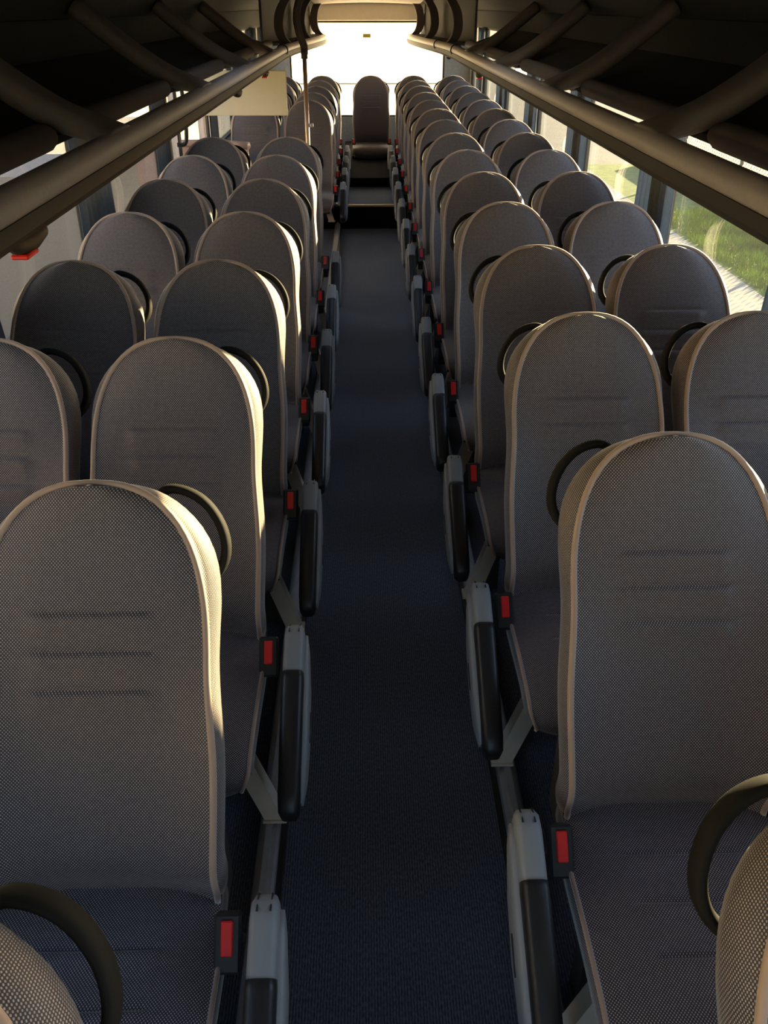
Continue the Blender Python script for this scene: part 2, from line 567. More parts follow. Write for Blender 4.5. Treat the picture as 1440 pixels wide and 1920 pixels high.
# front: dash panel and windscreen frame behind the viewer
fw = MB()
fw.box((-XW-0.06, Y0-0.06, -0.1), (XW+0.06, Y0, 0.75))
fw.box((-XW-0.06, Y0-0.06, 1.95), (XW+0.06, Y0, 2.05))
for s in (-1, 1):
    xa, xb = sorted((s*1.22, s*(XW+0.06)))
    fw.box((xa, Y0-0.06, 0.75), (xb, Y0, 1.95))
o = structure(fw.build('wall_front', 'pillar'))
o['label'] = 'front bulkhead around the windscreen'
MB().box((-1.22, Y0-0.033, 0.75), (1.22, Y0-0.027, 1.95)).build('windscreen', 'glass', o)

# ------------------------------------------------------------------ curtains
ORD = ['first', 'second', 'third', 'fourth', 'fifth', 'sixth', 'seventh', 'eighth', 'ninth', 'tenth', 'eleventh', 'twelfth', 'thirteenth', 'fourteenth', 'fifteenth']
def curtain(s, yc, length, label, seed):
    rnd = random.Random(seed)
    n, nz_ = 44, 7
    verts, faces = [], []
    ph = rnd.uniform(0, 6)
    for side in (0, 1):
        for i in range(n):
            u = i/(n-1)
            for k in range(nz_):
                v = k/(nz_-1)
                spread = 1.0 - 0.10*math.sin(PI*v)
                y = yc + (u-0.5)*length*spread
                amp = 0.020*(0.7+0.3*math.sin(3*u+seed))
                x = 1.279 + amp*0.8*math.sin(2*PI*u*7+ph+0.5*math.sin(2.2*v)) + (0.003 if side else 0)
                verts.append((s*x, y, 0.78+v*0.852))
    off = n*nz_
    for i in range(n-1):
        for k in range(nz_-1):
            a_ = i*nz_+k
            faces.append((a_, a_+nz_, a_+nz_+1, a_+1))
            faces.append((off+a_, off+a_+1, off+a_+nz_+1, off+a_+nz_))
    for i in range(n-1):
        for k in (0, nz_-1):
            a_ = i*nz_+k
            faces.append((a_, a_+nz_, off+a_+nz_, off+a_))
    for k in range(nz_-1):
        for i in (0, n-1):
            a_ = i*nz_+k
            faces.append((a_, a_+1, off+a_+1, off+a_))
    o = mesh_obj('curtain', verts, faces, 'curtain')
    tag(o, label, 'curtain', 'pleated curtains at the side pillars')
for i, py in enumerate(PILLARS):
    if py < 2:
        continue
    for s in (-1, 1):
        if s < 0 and 5.5 < py < 6:
            curtain(s, py-0.16, 0.34, 'pleated blue grey curtain left of the middle door, by the left wall', i)
            continue
        if s < 0 and 7.4 < py < 7.6:
            curtain(s, py+0.16, 0.34, 'pleated blue grey curtain just behind the middle door, left wall', i)
            continue
        k = [p for p in PILLARS if p > 2].index(py)
        curtain(s, py+0.03, 0.56 if py > 3 else 0.78, 'pleated blue grey curtain on the %s wall, %s pillar from the camera' % ('left' if s < 0 else 'right', ORD[k]), i+(10 if s > 0 else 0))

# ------------------------------------------------------------------ luggage racks
def tube_x(y):
    return 0.75 - 0.23*smoothstep(8.3, 12.2, y)
TZ = 1.516
ARMS = [0.95, 2.62, 4.18, 5.82, 7.45]
RIBS = [9.2, 10.6, 11.85]
for s, nm in ((-1, 'left'), (1, 'right')):
    rk = empty('luggage_rack', (s*0.75, 0, TZ))
    tag(rk, 'long open luggage rack with a taupe rail above the %s seats' % nm, 'luggage rack', 'overhead luggage racks')
    inv = Vector((s*0.75, 0, TZ))
    def rel(pts):
        return [tuple(Vector(p)-inv) for p in pts]
    ys = [-0.9 + 0.35*k for k in range(int((Y1-0.05+0.9)/0.35)+1)]
    MB().sweep(rel([(s*tube_x(y), y, TZ) for y in ys]), 0.037, 0.036, seg=20).build('rail', 'tube', rk, True)
    # dark flange under the rail
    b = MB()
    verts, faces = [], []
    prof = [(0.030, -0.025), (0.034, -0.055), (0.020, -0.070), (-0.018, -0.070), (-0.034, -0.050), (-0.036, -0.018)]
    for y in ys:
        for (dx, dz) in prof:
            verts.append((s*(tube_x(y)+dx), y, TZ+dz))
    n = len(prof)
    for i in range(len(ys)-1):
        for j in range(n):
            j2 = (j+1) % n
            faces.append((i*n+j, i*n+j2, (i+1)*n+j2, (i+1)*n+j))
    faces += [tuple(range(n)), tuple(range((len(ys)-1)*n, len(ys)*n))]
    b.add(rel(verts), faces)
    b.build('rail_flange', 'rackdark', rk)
    # shelf
    b = MB()
    b.prism([(s*0.90, 1.520), (s*1.29, 1.645), (s*1.29, 1.665), (s*0.90, 1.540)], 'y', -0.9, 8.9)
    b.v = rel(b.v)
    b.build('shelf', 'shelf', rk)
    # padded lip in lengths between the arms
    cuts = [-0.9] + ARMS + [8.95]
    for i in range(len(cuts)-1):
        ya, yb = cuts[i]+0.09, cuts[i+1]-0.09
        L = yb-ya
        pts, sc = [], []
        for t, k in ((0, .25), (.006, .55), (.02, .8), (.045, 1), (.5, 1), (.955, 1), (.98, .8), (.994, .55), (1, .25)):
            pts.append((s*0.905, ya+L*t, 1.548))
            sc.append(k)
        MB().sweep(rel(pts), 0.040, 0.036, seg=14, scale=sc).build('lip', 'lip', rk, True)
    # support arms
    for ya in ARMS:
        pth = spline([(s*0.74, ya, 1.535), (s*0.80, ya, 1.555), (s*0.90, ya, 1.590), (s*1.02, ya, 1.665), (s*1.14, ya, 1.755), (s*1.255, ya, 1.845)], 4)
        sc = []
        for q in range(len(pth)):
            t = q/(len(pth)-1)
            wy = 1.0 + 0.75*(1-smoothstep(0.0, 0.32, t))
            sc.append((wy, 0.55+0.45*smoothstep(0, 0.4, t)))
        MB().sweep(rel(pth), 0.078, 0.040, seg=14, up=(0, 0, 1), scale=sc, power=0.75).build('support_arm', 'arm', rk, True)
    # rear ribs and panels
    for ya in RIBS:
        x0 = tube_x(ya)
        inner = spline([(x0-0.005, 1.535), (x0+0.055, 1.60), (x0+0.075, 1.70), (x0+0.05, 1.82), (x0-0.03, 1.94)], 5)
        outer = [(x+0.085, z+0.0) for x, z in inner]
        b = MB()
        b.prism([(s*x, z) for x, z in inner] + [(s*x, z) for x, z in outer[::-1]], 'y', ya-0.03, ya+0.03)
        b.v = rel(b.v)
        r = b.build('rear_rib', 'rib', rk)
        b = MB()
        b.sweep(rel([(s*(x-0.003), ya-0.032, z) for x, z in inner]), 0.006, seg=6, up=(0, 1, 0)).build('rib_edge', 'tube', r, True)
    b = MB()
    pts = [(tube_x(9.0)+0.24, 9.0), (tube_x(10.6)+0.20, 10.6), (tube_x(12.1)+0.14, 12.15)]
    for i in range(2):
        (xa, ya), (xb, yb) = pts[i], pts[i+1]
        v = []
        for th in (0, 0.02):
            v += [(s*(xa+th), ya, 1.53), (s*(xb+th), yb, 1.53), (s*(xb+th), yb, 1.97), (s*(xa+th), ya, 1.97)]
        b.add(rel(v), [(0, 1, 2, 3), (4, 7, 6, 5), (0, 4, 5, 1), (1, 5, 6, 2), (2, 6, 7, 3), (3, 7, 4, 0)])
    b.build('back_panel', 'ribpanel', rk)
    b = MB()
    for i in range(2):
        (xa, ya), (xb, yb) = pts[i], pts[i+1]
        v = []
        for th in (0, 0.02):
            v += [(s*(tube_x(ya)+0.03), ya, 1.53+th), (s*(tube_x(yb)+0.03), yb, 1.53+th), (s*(xb+0.01), yb, 1.53+th), (s*(xa+0.01), ya, 1.53+th)]
        b.add(rel(v), [(0, 1, 2, 3), (4, 7, 6, 5), (0, 4, 5, 1), (1, 5, 6, 2), (2, 6, 7, 3), (3, 7, 4, 0)])
    b.build('rear_shelf', 'shelf', rk)
    # small lamp pods under the rail
    for (yp, red) in ((1.80, True), (5.2, False), (6.75, True)) if s < 0 else ((6.6, True), (9.0, False)):
        xp = s*0.742
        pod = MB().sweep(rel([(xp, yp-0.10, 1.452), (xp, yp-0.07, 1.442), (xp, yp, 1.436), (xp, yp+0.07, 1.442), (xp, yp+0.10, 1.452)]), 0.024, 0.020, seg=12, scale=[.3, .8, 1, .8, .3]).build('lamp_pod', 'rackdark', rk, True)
        if red:
            MB().box(*[tuple(Vector(p)-inv) for p in ((xp-0.018, yp-0.065, 1.414), (xp+0.018, yp+0.0, 1.424))], 0.003).build('call_button', 'red', pod)
    for yp in (8.4, 9.6):
        ring = [(s*(tube_x(yp)+0.047*math.cos(a_)), yp, TZ+0.045*math.sin(a_)) for a_ in [2*PI*k/20 for k in range(21)]]
        MB().sweep(rel(ring), 0.006, 0.012, seg=6, up=(0, 1, 0)).build('rail_clip', 'black', rk, True)

# ------------------------------------------------------------------ seats
BACK = spline([(-0.315, 0.42), (-0.285, 0.55), (-0.185, 0.765), (-0.085, 0.965), (0.0, 1.13)], 16)
CUSH = spline([(-0.755, 0.315), (-0.782, 0.355), (-0.772, 0.402), (-0.715, 0.434), (-0.60, 0.438), (-0.44, 0.424), (-0.31, 0.425), (-0.27, 0.430)], 10)
def arc_param(pts):
    L = [0.0]
    for p, q in zip(pts, pts[1:]):
        L.append(L[-1]+math.dist(p, q))
    tot = L[-1]
    def P_(t):
        d = max(0, min(1, t))*tot
        for i in range(len(L)-1):
            if d <= L[i+1] or i == len(L)-2:
                k = (d-L[i])/(L[i+1]-L[i])
                return tuple(a_+(c_-a_)*k for a_, c_ in zip(pts[i], pts[i+1]))
    return P_, tot
PB, LB = arc_param(BACK)
PC, LC = arc_param(CUSH)
def frame_at(P_, t):
    e = 0.012
    y0, z0 = P_(max(0, t-e))
    y1, z1 = P_(min(1, t+e))
    l = math.hypot(y1-y0, z1-z0)
    ty, tz = (y1-y0)/l, (z1-z0)/l
    return (ty, tz), (-tz, ty)

def padded(P_, L_, W, ts, us, bulge, rings, flare=lambda t: 1.0):
    """front grid, perimeter loop with frames, side rings. returns verts, faces, uvs, perimeter"""
    verts, faces, uvs = [], [], []
    nu = len(us)
    fr = []
    for t in ts:
        y, z = P_(t)
        tg, nn = frame_at(P_, t)
        fr.append((tg, nn))
        for u in us:
            h = bulge(u*W(t), u, t)
            verts.append((u*W(t), y+nn[0]*h, z+nn[1]*h))
            uvs.append((u*W(t), t*L_))
    for j in range(len(ts)-1):
        for i in range(nu-1):
            a_ = j*nu+i
            faces.append((a_, a_+1, a_+nu+1, a_+nu))
    nt_ = len(ts)
    per = [(j, 0) for j in range(nt_)] + [(nt_-1, i) for i in range(1, nu-1)] + [(j, nu-1) for j in range(nt_-1, -1, -1)] + [(0, i) for i in range(nu-2, 0, -1)]
    n = len(per)
    p2 = [(us[i]*W(ts[j]), ts[j]*L_) for j, i in per]
    outs = []
    for k in range(n):
        a_, c_ = p2[(k-1) % n], p2[(k+1) % n]
        dx, dt = c_[0]-a_[0], c_[1]-a_[1]
        l = math.hypot(dx, dt) or 1
        outs.append((-dt/l, dx/l))
    prev = [j*nu+i for j, i in per]
    base = [verts[q] for q in prev]
    buv = [uvs[q] for q in prev]
    for (ro_, dp) in rings:
        cur = []
        for k, (j, i) in enumerate(per):
            (ty, tz), (ny, nz_) = fr[j]
            ox, ot = outs[k]
            p = base[k]
            ro = ro_*(abs(ox)**1.5 + 0.15*(1-abs(ox)**1.5))
            if ro_ > 0:
                ro *= flare(ts[j])
            cur.append(len(verts))
            verts.append((p[0]+ox*ro, p[1]+ty*ot*ro-ny*dp, p[2]+tz*ot*ro-nz_*dp))
            uvs.append((buv[k][0]+ox*(dp+ro), buv[k][1]+ot*(dp+ro)))
        for k in range(n):
            k2 = (k+1) % n
            faces.append((prev[k], cur[k], cur[k2], prev[k2]))
        prev = cur
    faces.append(tuple(prev))
    pos = []
    for k, (j, i) in enumerate(per):
        (ty, tz), (ny, nz_) = fr[j]
        pos.append((base[k], outs[k], (ty, tz), (ny, nz_)))
    return verts, faces, uvs, pos, nt_, nu

HW = 0.208
TA, NE = 0.60, 2.5
def WB(t):
    if t <= TA:
        return HW*(0.955+0.045*smoothstep(0, 0.35, t)) - 0.010*smoothstep(0.35, TA, t)
    q = (t-TA)/(1-TA)
    return (HW-0.010)*max(0.0, 1-q**NE)**(1/NE)
CR_B = (0.715, 0.625, 0.535)
def bulge_back(x, u, t):
    h = 0.026*abs(u)**3*(1-smoothstep(0.35, 0.72, t)) - 0.022*abs(u)**3*smoothstep(0.6, 0.95, t)
    m_ = 1-smoothstep(0.095, 0.118, abs(x))
    for c_ in CR_B:
        d = (t-c_)*LB
        h += m_*(-0.0045*math.exp(-(d/0.006)**2) + (0.006*math.exp(-((d+0.012)/0.02)**2) if d < 0 else 0.002*math.exp(-(d/0.02)**2)))
    h -= 0.030*smoothstep(0.12, 0.0, t)
    return h
ts = sorted(set([k/26*TA for k in range(27)] + [TA+(1-TA)*math.sin(math.radians(89.2)*k/18) for k in range(1, 19)] +
            [c_+d/LB for c_ in CR_B for d in (-0.018, -0.012, -0.007, -0.0035, 0, 0.0035, 0.007, 0.012)]))
us = [-1, -.97, -.9, -.8, -.68, -.58, -.53, -.48, -.42, -.3, -.15, 0, .15, .3, .42, .48, .53, .58, .68, .8, .9, .97, 1]
RINGS_B = [(0.009, 0.010), (0.016, 0.028), (0.019, 0.052), (0.015, 0.078), (0.002, 0.096), (-0.04, 0.104)]
bv, bf, buv, bpos, nt_, nu = padded(PB, LB, WB, ts, us, bulge_back, RINGS_B, lambda t: 0.85+1.0*math.exp(-((t-0.84)/0.15)**2))
bper = bpos[:nt_+nu-2+nt_]        # left side, top, right side
def off(p, out, dep):
    (b_, (ox, ot), (ty, tz), (ny, nz_)) = p
    return (b_[0]+ox*out, b_[1]+ty*ot*out-ny*dep, b_[2]+tz*ot*out-nz_*dep)

CR_C = (0.78, 0.60, 0.42)
def WC(t):
    return 0.218*(0.90+0.10*smoothstep(0.0, 0.22, t)) - 0.012*smoothstep(0.8, 1, t)
def bulge_c(x, u, t):
    h = -0.020*abs(u)**4 + 0.012*abs(u)**2*smoothstep(0.3, 0.7, t)
    m_ = 1-smoothstep(0.10, 0.125, abs(x))
    for c_ in CR_C:
        d = (t-c_)*LC
        h += m_*(-0.006*math.exp(-(d/0.006)**2) + (0.006*math.exp(-((d+0.012)/0.02)**2) if d < 0 else 0.0))
    return h
tc_ = sorted(set([k/30 for k in range(31)] + [c_+d/LC for c_ in CR_C for d in (-0.018, -0.01, -0.005, 0, 0.005, 0.01)]))
cv, cf, cuv, cpos, cnt, cnu = padded(PC, LC, WC, tc_, us, bulge_c, [(0.004, 0.012), (0.006, 0.035), (0.004, 0.065), (-0.03, 0.075)])
cleft = cpos[:cnt]
cright = cpos[cnt+cnu-2:cnt+cnu-2+cnt]

proto_hidden = []
def part_mesh(mb, name, m, smooth=False):
    me = bpy.data.meshes.new(name)
    me.from_pydata(mb.v, [], mb.f)
    if smooth:
        me.polygons.foreach_set('use_smooth', [True]*len(me.polygons))
    me.materials.append(M[m])
    me.update()
    return me

def raw_mesh(name, v, f, uv, m):
    o = mesh_obj(name, v, f, m, None, True, uv)
    me = o.data
    bpy.data.objects.remove(o)
    return me
ME = {}
ME['backrest'] = raw_mesh('backrest', bv, bf, buv, 'fabric')
ME['cushion'] = raw_mesh('seat_cushion', cv, cf, cuv, 'fabric')
ME['piping_b'] = part_mesh(MB().sweep([off(p, 0.004, 0.001) for p in bper[:nt_]+bper[-nt_:]], 0.0066, seg=7, up=(0, -1, 0.4)), 'piping', 'piping', True)
ME['piping_l'] = part_mesh(MB().sweep([off(p, 0.003, 0.001) for p in cleft[:-8]], 0.0048, seg=6, up=(1, 0, 0)), 'piping', 'piping', True)
ME['piping_r'] = part_mesh(MB().sweep([off(p, 0.003, 0.001) for p in cright[8:]], 0.0048, seg=6, up=(1, 0, 0)), 'piping', 'piping', True)
# rear shell of the backrest
sv, sf = [], []
full = bpos
prev = None
for (ro, dp) in ((0.0, 0.086), (-0.004, 0.106), (-0.018, 0.122), (-0.05, 0.126)):
    cur = []
    for p in full:
        cur.append(len(sv))
        sv.append(off(p, ro, dp))
    if prev:
        for k in range(len(cur)):
            k2 = (k+1) % len(cur)
            sf.append((prev[k], cur[k], cur[k2], prev[k2]))
    prev = cur
sf.append(tuple(prev))
mb = MB()
mb.add(sv, sf)
ME['shell'] = part_mesh(mb, 'back_shell', 'shell', True)

def handle_mesh(a):
    """D-shaped grab loop behind the aisle-side shoulder (a = +1: handle at +x)"""
    side = bper[:nt_] if a < 0 else bper[-nt_:][::-1]
    # pick perimeter points by arc parameter
    def at(t):
        k = max(q for q in range(nt_-1) if ts[q] <= t)
        f = (t-ts[k])/(ts[k+1]-ts[k])
        return tuple(tuple(a_+(c_-a_)*f for a_, c_ in zip(p_, q_)) for p_, q_ in zip(side[k], side[k+1]))
    path = []
    for t, o_, d_ in ((0.975, -0.02, 0.112), (0.97, 0.012, 0.112), (0.955, 0.030, 0.112), (0.93, 0.043, 0.112), (0.90, 0.049, 0.112), (0.865, 0.050, 0.112),
                      (0.83, 0.045, 0.112), (0.80, 0.034, 0.112), (0.775, 0.015, 0.112), (0.76, -0.01, 0.112)):
        path.append(off(at(t), o_, d_))
    return part_mesh(MB().sweep(spline(path, 4), 0.0095, 0.019, seg=12, up=(0, -0.9, 0.45), power=0.85), 'grab_handle', 'handle', True)

def rounded_beam(p0, p1, halfw, prof, xoff=0.0):
    """lofted beam in the YZ plane: prof = [(t, half-thickness)], width along x with rounded edges"""
    p0, p1 = Vector(p0), Vector(p1)
    d = (p1-p0)
    L_ = d.length
    d.normalize()
    up_ = Vector((0, -d.z, d.y))
    if up_.z < 0:
        up_ = -up_
    vs_, F = [], []
    seg = 12
    for (t, hw, ht, sh) in prof:
        c_ = p0 + d*(L_*t) + up_*sh
        for j in range(seg):
            a_ = 2*PI*(j+0.5)/seg
            ca, sa = math.cos(a_), math.sin(a_)
            ca = math.copysign(abs(ca)**0.45, ca)
            sa = math.copysign(abs(sa)**0.45, sa)
            q = c_ + Vector((hw*ca+xoff, 0, 0)) + up_*(ht*sa)
            vs_.append(tuple(q))
    n = len(prof)
    for i in range(n-1):
        for j in range(seg):
            j2 = (j+1) % seg
            F.append((i*seg+j, i*seg+j2, (i+1)*seg+j2, (i+1)*seg+j))
    F.append(tuple(range(seg))[::-1])
    F.append(tuple(range((n-1)*seg, n*seg)))
    return vs_, F

AH, AT = (-0.365, 0.487), (-0.765, 0.270)
def arm_meshes(a):
    xc = a*0.302
    out = {}
    P0, P1 = (xc, AH[0], AH[1]), (xc, AT[0], AT[1])
    mb = MB()
    mb.add(*rounded_beam(P0, P1, 0, [(-0.03, 0.018, 0.020, -0.012), (0.0, 0.024, 0.034, -0.006), (0.06, 0.026, 0.042, -0.004), (0.27, 0.026, 0.044, -0.004), (0.60, 0.020, 0.034, -0.012), (0.93, 0.014, 0.020, -0.016)]))
    out['armrest'] = part_mesh(mb, 'armrest', 'armgrey', True)
    mb = MB()
    mb.add(*rounded_beam(P0, P1, 0, [(0.255, 0.022, 0.036, 0.0), (0.262, 0.0265, 0.046, -0.002), (0.30, 0.0275, 0.048, -0.002), (0.60, 0.027, 0.044, -0.004), (0.90, 0.026, 0.040, -0.008), (0.975, 0.024, 0.034, -0.012), (1.0, 0.017, 0.022, -0.016)]))
    out['arm_pad'] = part_mesh(mb, 'arm_pad', 'black', True)
    mb = MB()
    mb.add(*rounded_beam(P0, P1, 0, [(0.02, 0.008, 0.012, -0.020), (0.10, 0.012, 0.030, -0.026), (0.30, 0.016, 0.050, -0.040), (0.55, 0.017, 0.056, -0.046), (0.78, 0.014, 0.046, -0.042), (0.92, 0.007, 0.018, -0.034)], xoff=a*0.024))
    out['side_panel'] = part_mesh(mb, 'side_panel', 'armside', True)
    mb = MB()
    mb.add(*rounded_beam(P0, P1, 0, [(0.44, 0.003, 0.004, -0.040), (0.46, 0.003, 0.007, -0.040), (0.58, 0.003, 0.007, -0.040), (0.60, 0.003, 0.004, -0.040)], xoff=a*0.0395))
    out['slot'] = part_mesh(mb, 'slot', 'black', True)
    mb = MB()
    for dx in (-0.012, 0.012):
        mb.add(*rounded_beam((P0[0]+dx, P0[1], P0[2]), (P1[0]+dx, P1[1], P1[2]), 0, [(-0.035, 0.002, 0.016, -0.004), (0.035, 0.002, 0.036, 0.0035)]))
    out['hinge_groove'] = part_mesh(mb, 'hinge_groove', 'black')
    return out

def buckle_meshes(a, bx=0.236):
    out = {}
    p = Vector((a*bx, -0.400, 0.440))
    rot = Matrix.Rotation(math.radians(-42), 4, 'X')       # front face looks up and forward
    def tf(m_):
        m_.v = [tuple((rot @ Vector(v)) + p) for v in m_.v]
        return m_
    out['buckle'] = part_mesh(tf(MB().box((-0.024, -0.014, -0.055), (0.024, 0.014, 0.045), 0.005)), 'seat_belt_buckle', 'black')
    out['button'] = part_mesh(tf(MB().box((-0.0105, -0.0205, -0.024), (0.0105, -0.0125, 0.034), 0.002)), 'release_button', 'red')
    mb = MB()
    mb.sweep([(p.x, p.y-0.01, p.z-0.04), (p.x, p.y+0.03, p.z-0.06), (p.x-a*0.005, p.y+0.08, p.z-0.11)], 0.018, 0.004, seg=8, up=(0, 0, 1))
    out['belt_strap'] = part_mesh(mb, 'belt_strap', 'shell')
    return out

def leg_mesh(a, zfloor):
    xt, xb_ = a*0.165, a*0.245
    if zfloor > 0.1:
        xb_ = a*0.20
    mb = MB()
    w, d = 0.024, 0.020
    top, bot = Vector((xt, -0.60, 0.345)), Vector((xb_, -0.585, zfloor))
    v = []
    for c_ in (bot, top):
        v += [(c_.x-w, c_.y-d, c_.z), (c_.x+w, c_.y-d, c_.z), (c_.x+w, c_.y+d, c_.z), (c_.x-w, c_.y+d, c_.z)]
    mb.add(v, [(3, 2, 1, 0), (4, 5, 6, 7), (0, 1, 5, 4), (1, 2, 6, 5), (2, 3, 7, 6), (3, 0, 4, 7)])
    mb.box((bot.x-w-0.006, bot.y-d-0.006, bot.z), (bot.x+w+0.006, bot.y+d+0.006, bot.z+0.008))
    return part_mesh(mb, 'leg', 'leg')

def base_mesh(aisle, zfloor):
    mb = MB()
    mb.box((-0.19, -0.70, 0.30), (0.19, -0.26, 0.350), 0.008)          # seat pan
    mb.box((-0.17, -0.46, zfloor), (-0.13, -0.40, 0.30))
    mb.box((0.13, -0.46, zfloor), (0.17, -0.40, 0.30))
    mb.box((-0.20, -0.30, 0.30), (-0.17, -0.16, 0.50))
    mb.box((0.17, -0.30, 0.30), (0.20, -0.16, 0.50))
    mb.box((-0.20, -0.30, 0.34), (0.20, -0.27, 0.40))
    return part_mesh(mb, 'seat_base', 'base')

for a in (-1, 1):
    ME['handle', a] = handle_mesh(a)
    ME['arm', a] = arm_meshes(a)
    ME['buckle', a] = buckle_meshes(a)
    ME['buckle_window', a] = buckle_meshes(a, 0.211)
    ME['leg', a, 0] = leg_mesh(a, 0.0665)
    ME['leg', a, 1] = leg_mesh(a, H1+0.0005)
for h in (0, 1):
    ME['base', h] = base_mesh(True, (0.0005, H1+0.0005)[h])
ME['base', 2] = base_mesh(True, H2+0.0005)

def child(name, me, parent):
    o = bpy.data.objects.new(name, me)
    C.objects.link(o)
    o.parent = parent
    return o

def seat(x, y, a, aisle, label, rear=0, arms=None):
    """a: direction (+1 / -1 in x) of the aisle as seen from the seat"""
    zf = (0.0, H1, H2)[rear]
    o = empty('coach_seat', (x, y, 0.0))
    tag(o, label, 'seat', 'grey woven coach seats in rows')
    bk = child('backrest', ME['backrest'], o)
    child('piping', ME['piping_b'], bk)
    child('back_shell', ME['shell'], bk)
    cu = child('seat_cushion', ME['cushion'], o)
    child('piping', ME['piping_l'], cu)
    child('piping', ME['piping_r'], cu)
    child('grab_handle', ME['handle', a], o)
    for aa in (arms if arms else (a,)):
        bm = ME['buckle' if aisle else 'buckle_window', aa]
        bu = child('seat_belt_buckle', bm['buckle'], o)
        child('release_button', bm['button'], bu)
        child('belt_strap', bm['belt_strap'], bu)
    child('seat_base', ME['base', rear], o)
    if aisle:
        am = child('armrest', ME['arm', a]['armrest'], o)
        for k in ('arm_pad', 'side_panel', 'slot', 'hinge_groove'):
            child(k, ME['arm', a][k], am)
        child('leg', ME['leg', a, 1 if rear else 0], o)
    return o

XA, XWIN = 0.546, 1.018
PITCH_R = 0.765
left_rows = [0.455] + [1.32+PITCH_R*k for k in range(7)]
right_rows = [0.585] + [1.496+PITCH_R*k for k in range(14)]
left_rear = [right_rows[k] for k in range(10, 15)]
for i, y in enumerate(left_rows):
    e = ', cropped by the corner' if i == 0 else ''
    seat(-XA, y, 1, True, 'grey woven seat left of the aisle, %s row from the camera%s' % (ORD[i], e))
    if i >= 1:
        seat(-XWIN, y, 1, False, 'grey woven window seat on the left side, %s row from the camera' % ORD[i])
for i, y in enumerate(left_rear):
    seat(-XA, y, 1, i < 4, 'grey woven aisle seat on the left, %s row behind the middle door' % ORD[i], 1)
    seat(-XWIN, y, 1, False, 'grey woven window seat on the left, %s row behind the middle door' % ORD[i], 1)
for i, y in enumerate(right_rows):
    e = ', cropped by the corner' if i == 0 else ''
    r = 1 if y-0.9 > STEP1 else 0
    seat(XA, y, -1, i < 14, 'grey woven seat right of the aisle, %s row from the camera%s' % (ORD[i], e), r)
    if i >= 0:  # the first row's window seat is unseen, added to block the low sun
        seat(XWIN, y, -1, False, 'grey woven window seat on the right side, %s row from the camera' % ORD[i], r)
seat(0.035, right_rows[-1]+0.02, 1, False, 'lone grey woven seat facing down the aisle in the middle of the back row', 2, (-1, 1))

vl = [o for o in bpy.data.objects if o.get('label', '').startswith('lone grey')][0]
MB().box((-0.23, -0.70, H2+0.0005), (0.23, -0.68, 0.33)).build('light_block', 'riser', vl)  # board added to block light under the middle seat

# ------------------------------------------------------------------ middle door fittings
pn = MB().box((-1.285, 7.20, 1.125), (-0.635, 7.225, 1.432), 0.004).build('hanging_panel', 'panel')
tag(pn, 'plain cream rectangular panel hanging below the left luggage rack', 'panel')
pt = empty('stairwell_partition', (-0.80, 6.42, 0))
tag(pt, 'pinkish curved partition with a padded rim beside the middle door', 'partition')
crv = [(-0.46+0.06*math.sin(k/10*PI/2) - 0.0 + 0.40 - 0.84*k/10, 0.13*math.sin(k/10*PI)) for k in range(11)]
b = MB()
vv, ff = [], []
for (x, y) in crv:
    for (dy, z) in ((0, 0.001), (0, 1.0), (0.025, 1.0), (0.025, 0.001)):
        vv.append((x, y+dy, z))
for i in range(10):
    for j in range(4):
        j2 = (j+1) % 4
        ff.append((i*4+j, i*4+j2, (i+1)*4+j2, (i+1)*4+j))
ff += [(0, 1, 2, 3), (40, 43, 42, 41)]
b.add(vv, ff)
b.build('screen', 'pink', pt)
MB().sweep([(x, y+0.012, 1.012) for x, y in crv], 0.030, 0.026, seg=12).build('padded_rim', 'pink', pt, True)
pl = empty('grab_pole', (-0.475, 6.95, 0))
tag(pl, 'upright bronze grab pole rising to the ceiling by the middle door', 'pole')
MB().sweep([(0, 0, 0.001), (0, 0, 0.8), (0, 0, 1.58)], 0.016, seg=14, up=(0, 1, 0)).build('pole', 'pole', pl, True)
MB().sweep(spline([(0, 0, 1.55), (0, 0, 1.60), (-0.03, 0, 1.68), (-0.045, 0, 1.78), (-0.02, 0, 1.88), (0.03, 0, 1.945)], 5), 0.026, 0.022, seg=12, up=(0, 1, 0)).build('pole_bracket', 'rib', pl, True)
MB().sweep([(0, 0, 1.52), (0, 0, 1.585)], 0.024, seg=14, up=(0, 1, 0)).build('pole_collar', 'rib', pl, True)
MB().sweep([(0.02, 0, 1.085), (0.045, 0, 1.085)], 0.014, seg=12).build('stop_button', 'rail', pl, True)

# ------------------------------------------------------------------ outside
M['asphalt'] = mat('yard paving', (0.17, 0.16, 0.14), 0.9, noise=0.12, nscale=1.5)
M['kerb'] = mat('kerb concrete', (0.26, 0.245, 0.22), 0.9, noise=0.08, nscale=4)
M['soil'] = mat('lawn soil', (0.11, 0.16, 0.025), 1.0, noise=0.3, nscale=6)
M['grass'] = mat('grass blades', (0.20, 0.28, 0.03), 0.8, noise=0.4, nscale=2.0)
M['render'] = mat('cream render', (0.66, 0.57, 0.36), 0.9, noise=0.06, nscale=2)
M['bluepaint'] = mat('blue door paint', (0.10, 0.22, 0.50), 0.5)
M['wire'] = mat('fence wire', (0.10, 0.10, 0.10), 0.5, metal=0.5)
M['hedge'] = mat('hedge leaves', (0.035, 0.06, 0.025), 0.9, noise=0.4, nscale=3)
M['teal'] = mat('teal car paint', (0.08, 0.20, 0.20), 0.3)
M['carblue'] = mat('blue car paint', (0.025, 0.05, 0.09), 0.35)
M['white'] = mat('white van paint', (0.30, 0.29, 0.30), 0.35)
M['carglass'] = mat('car glass', (0.03, 0.035, 0.04), 0.1)
M['tyre'] = mat('tyre rubber', (0.015, 0.015, 0.015), 0.8)
GZ = -1.25
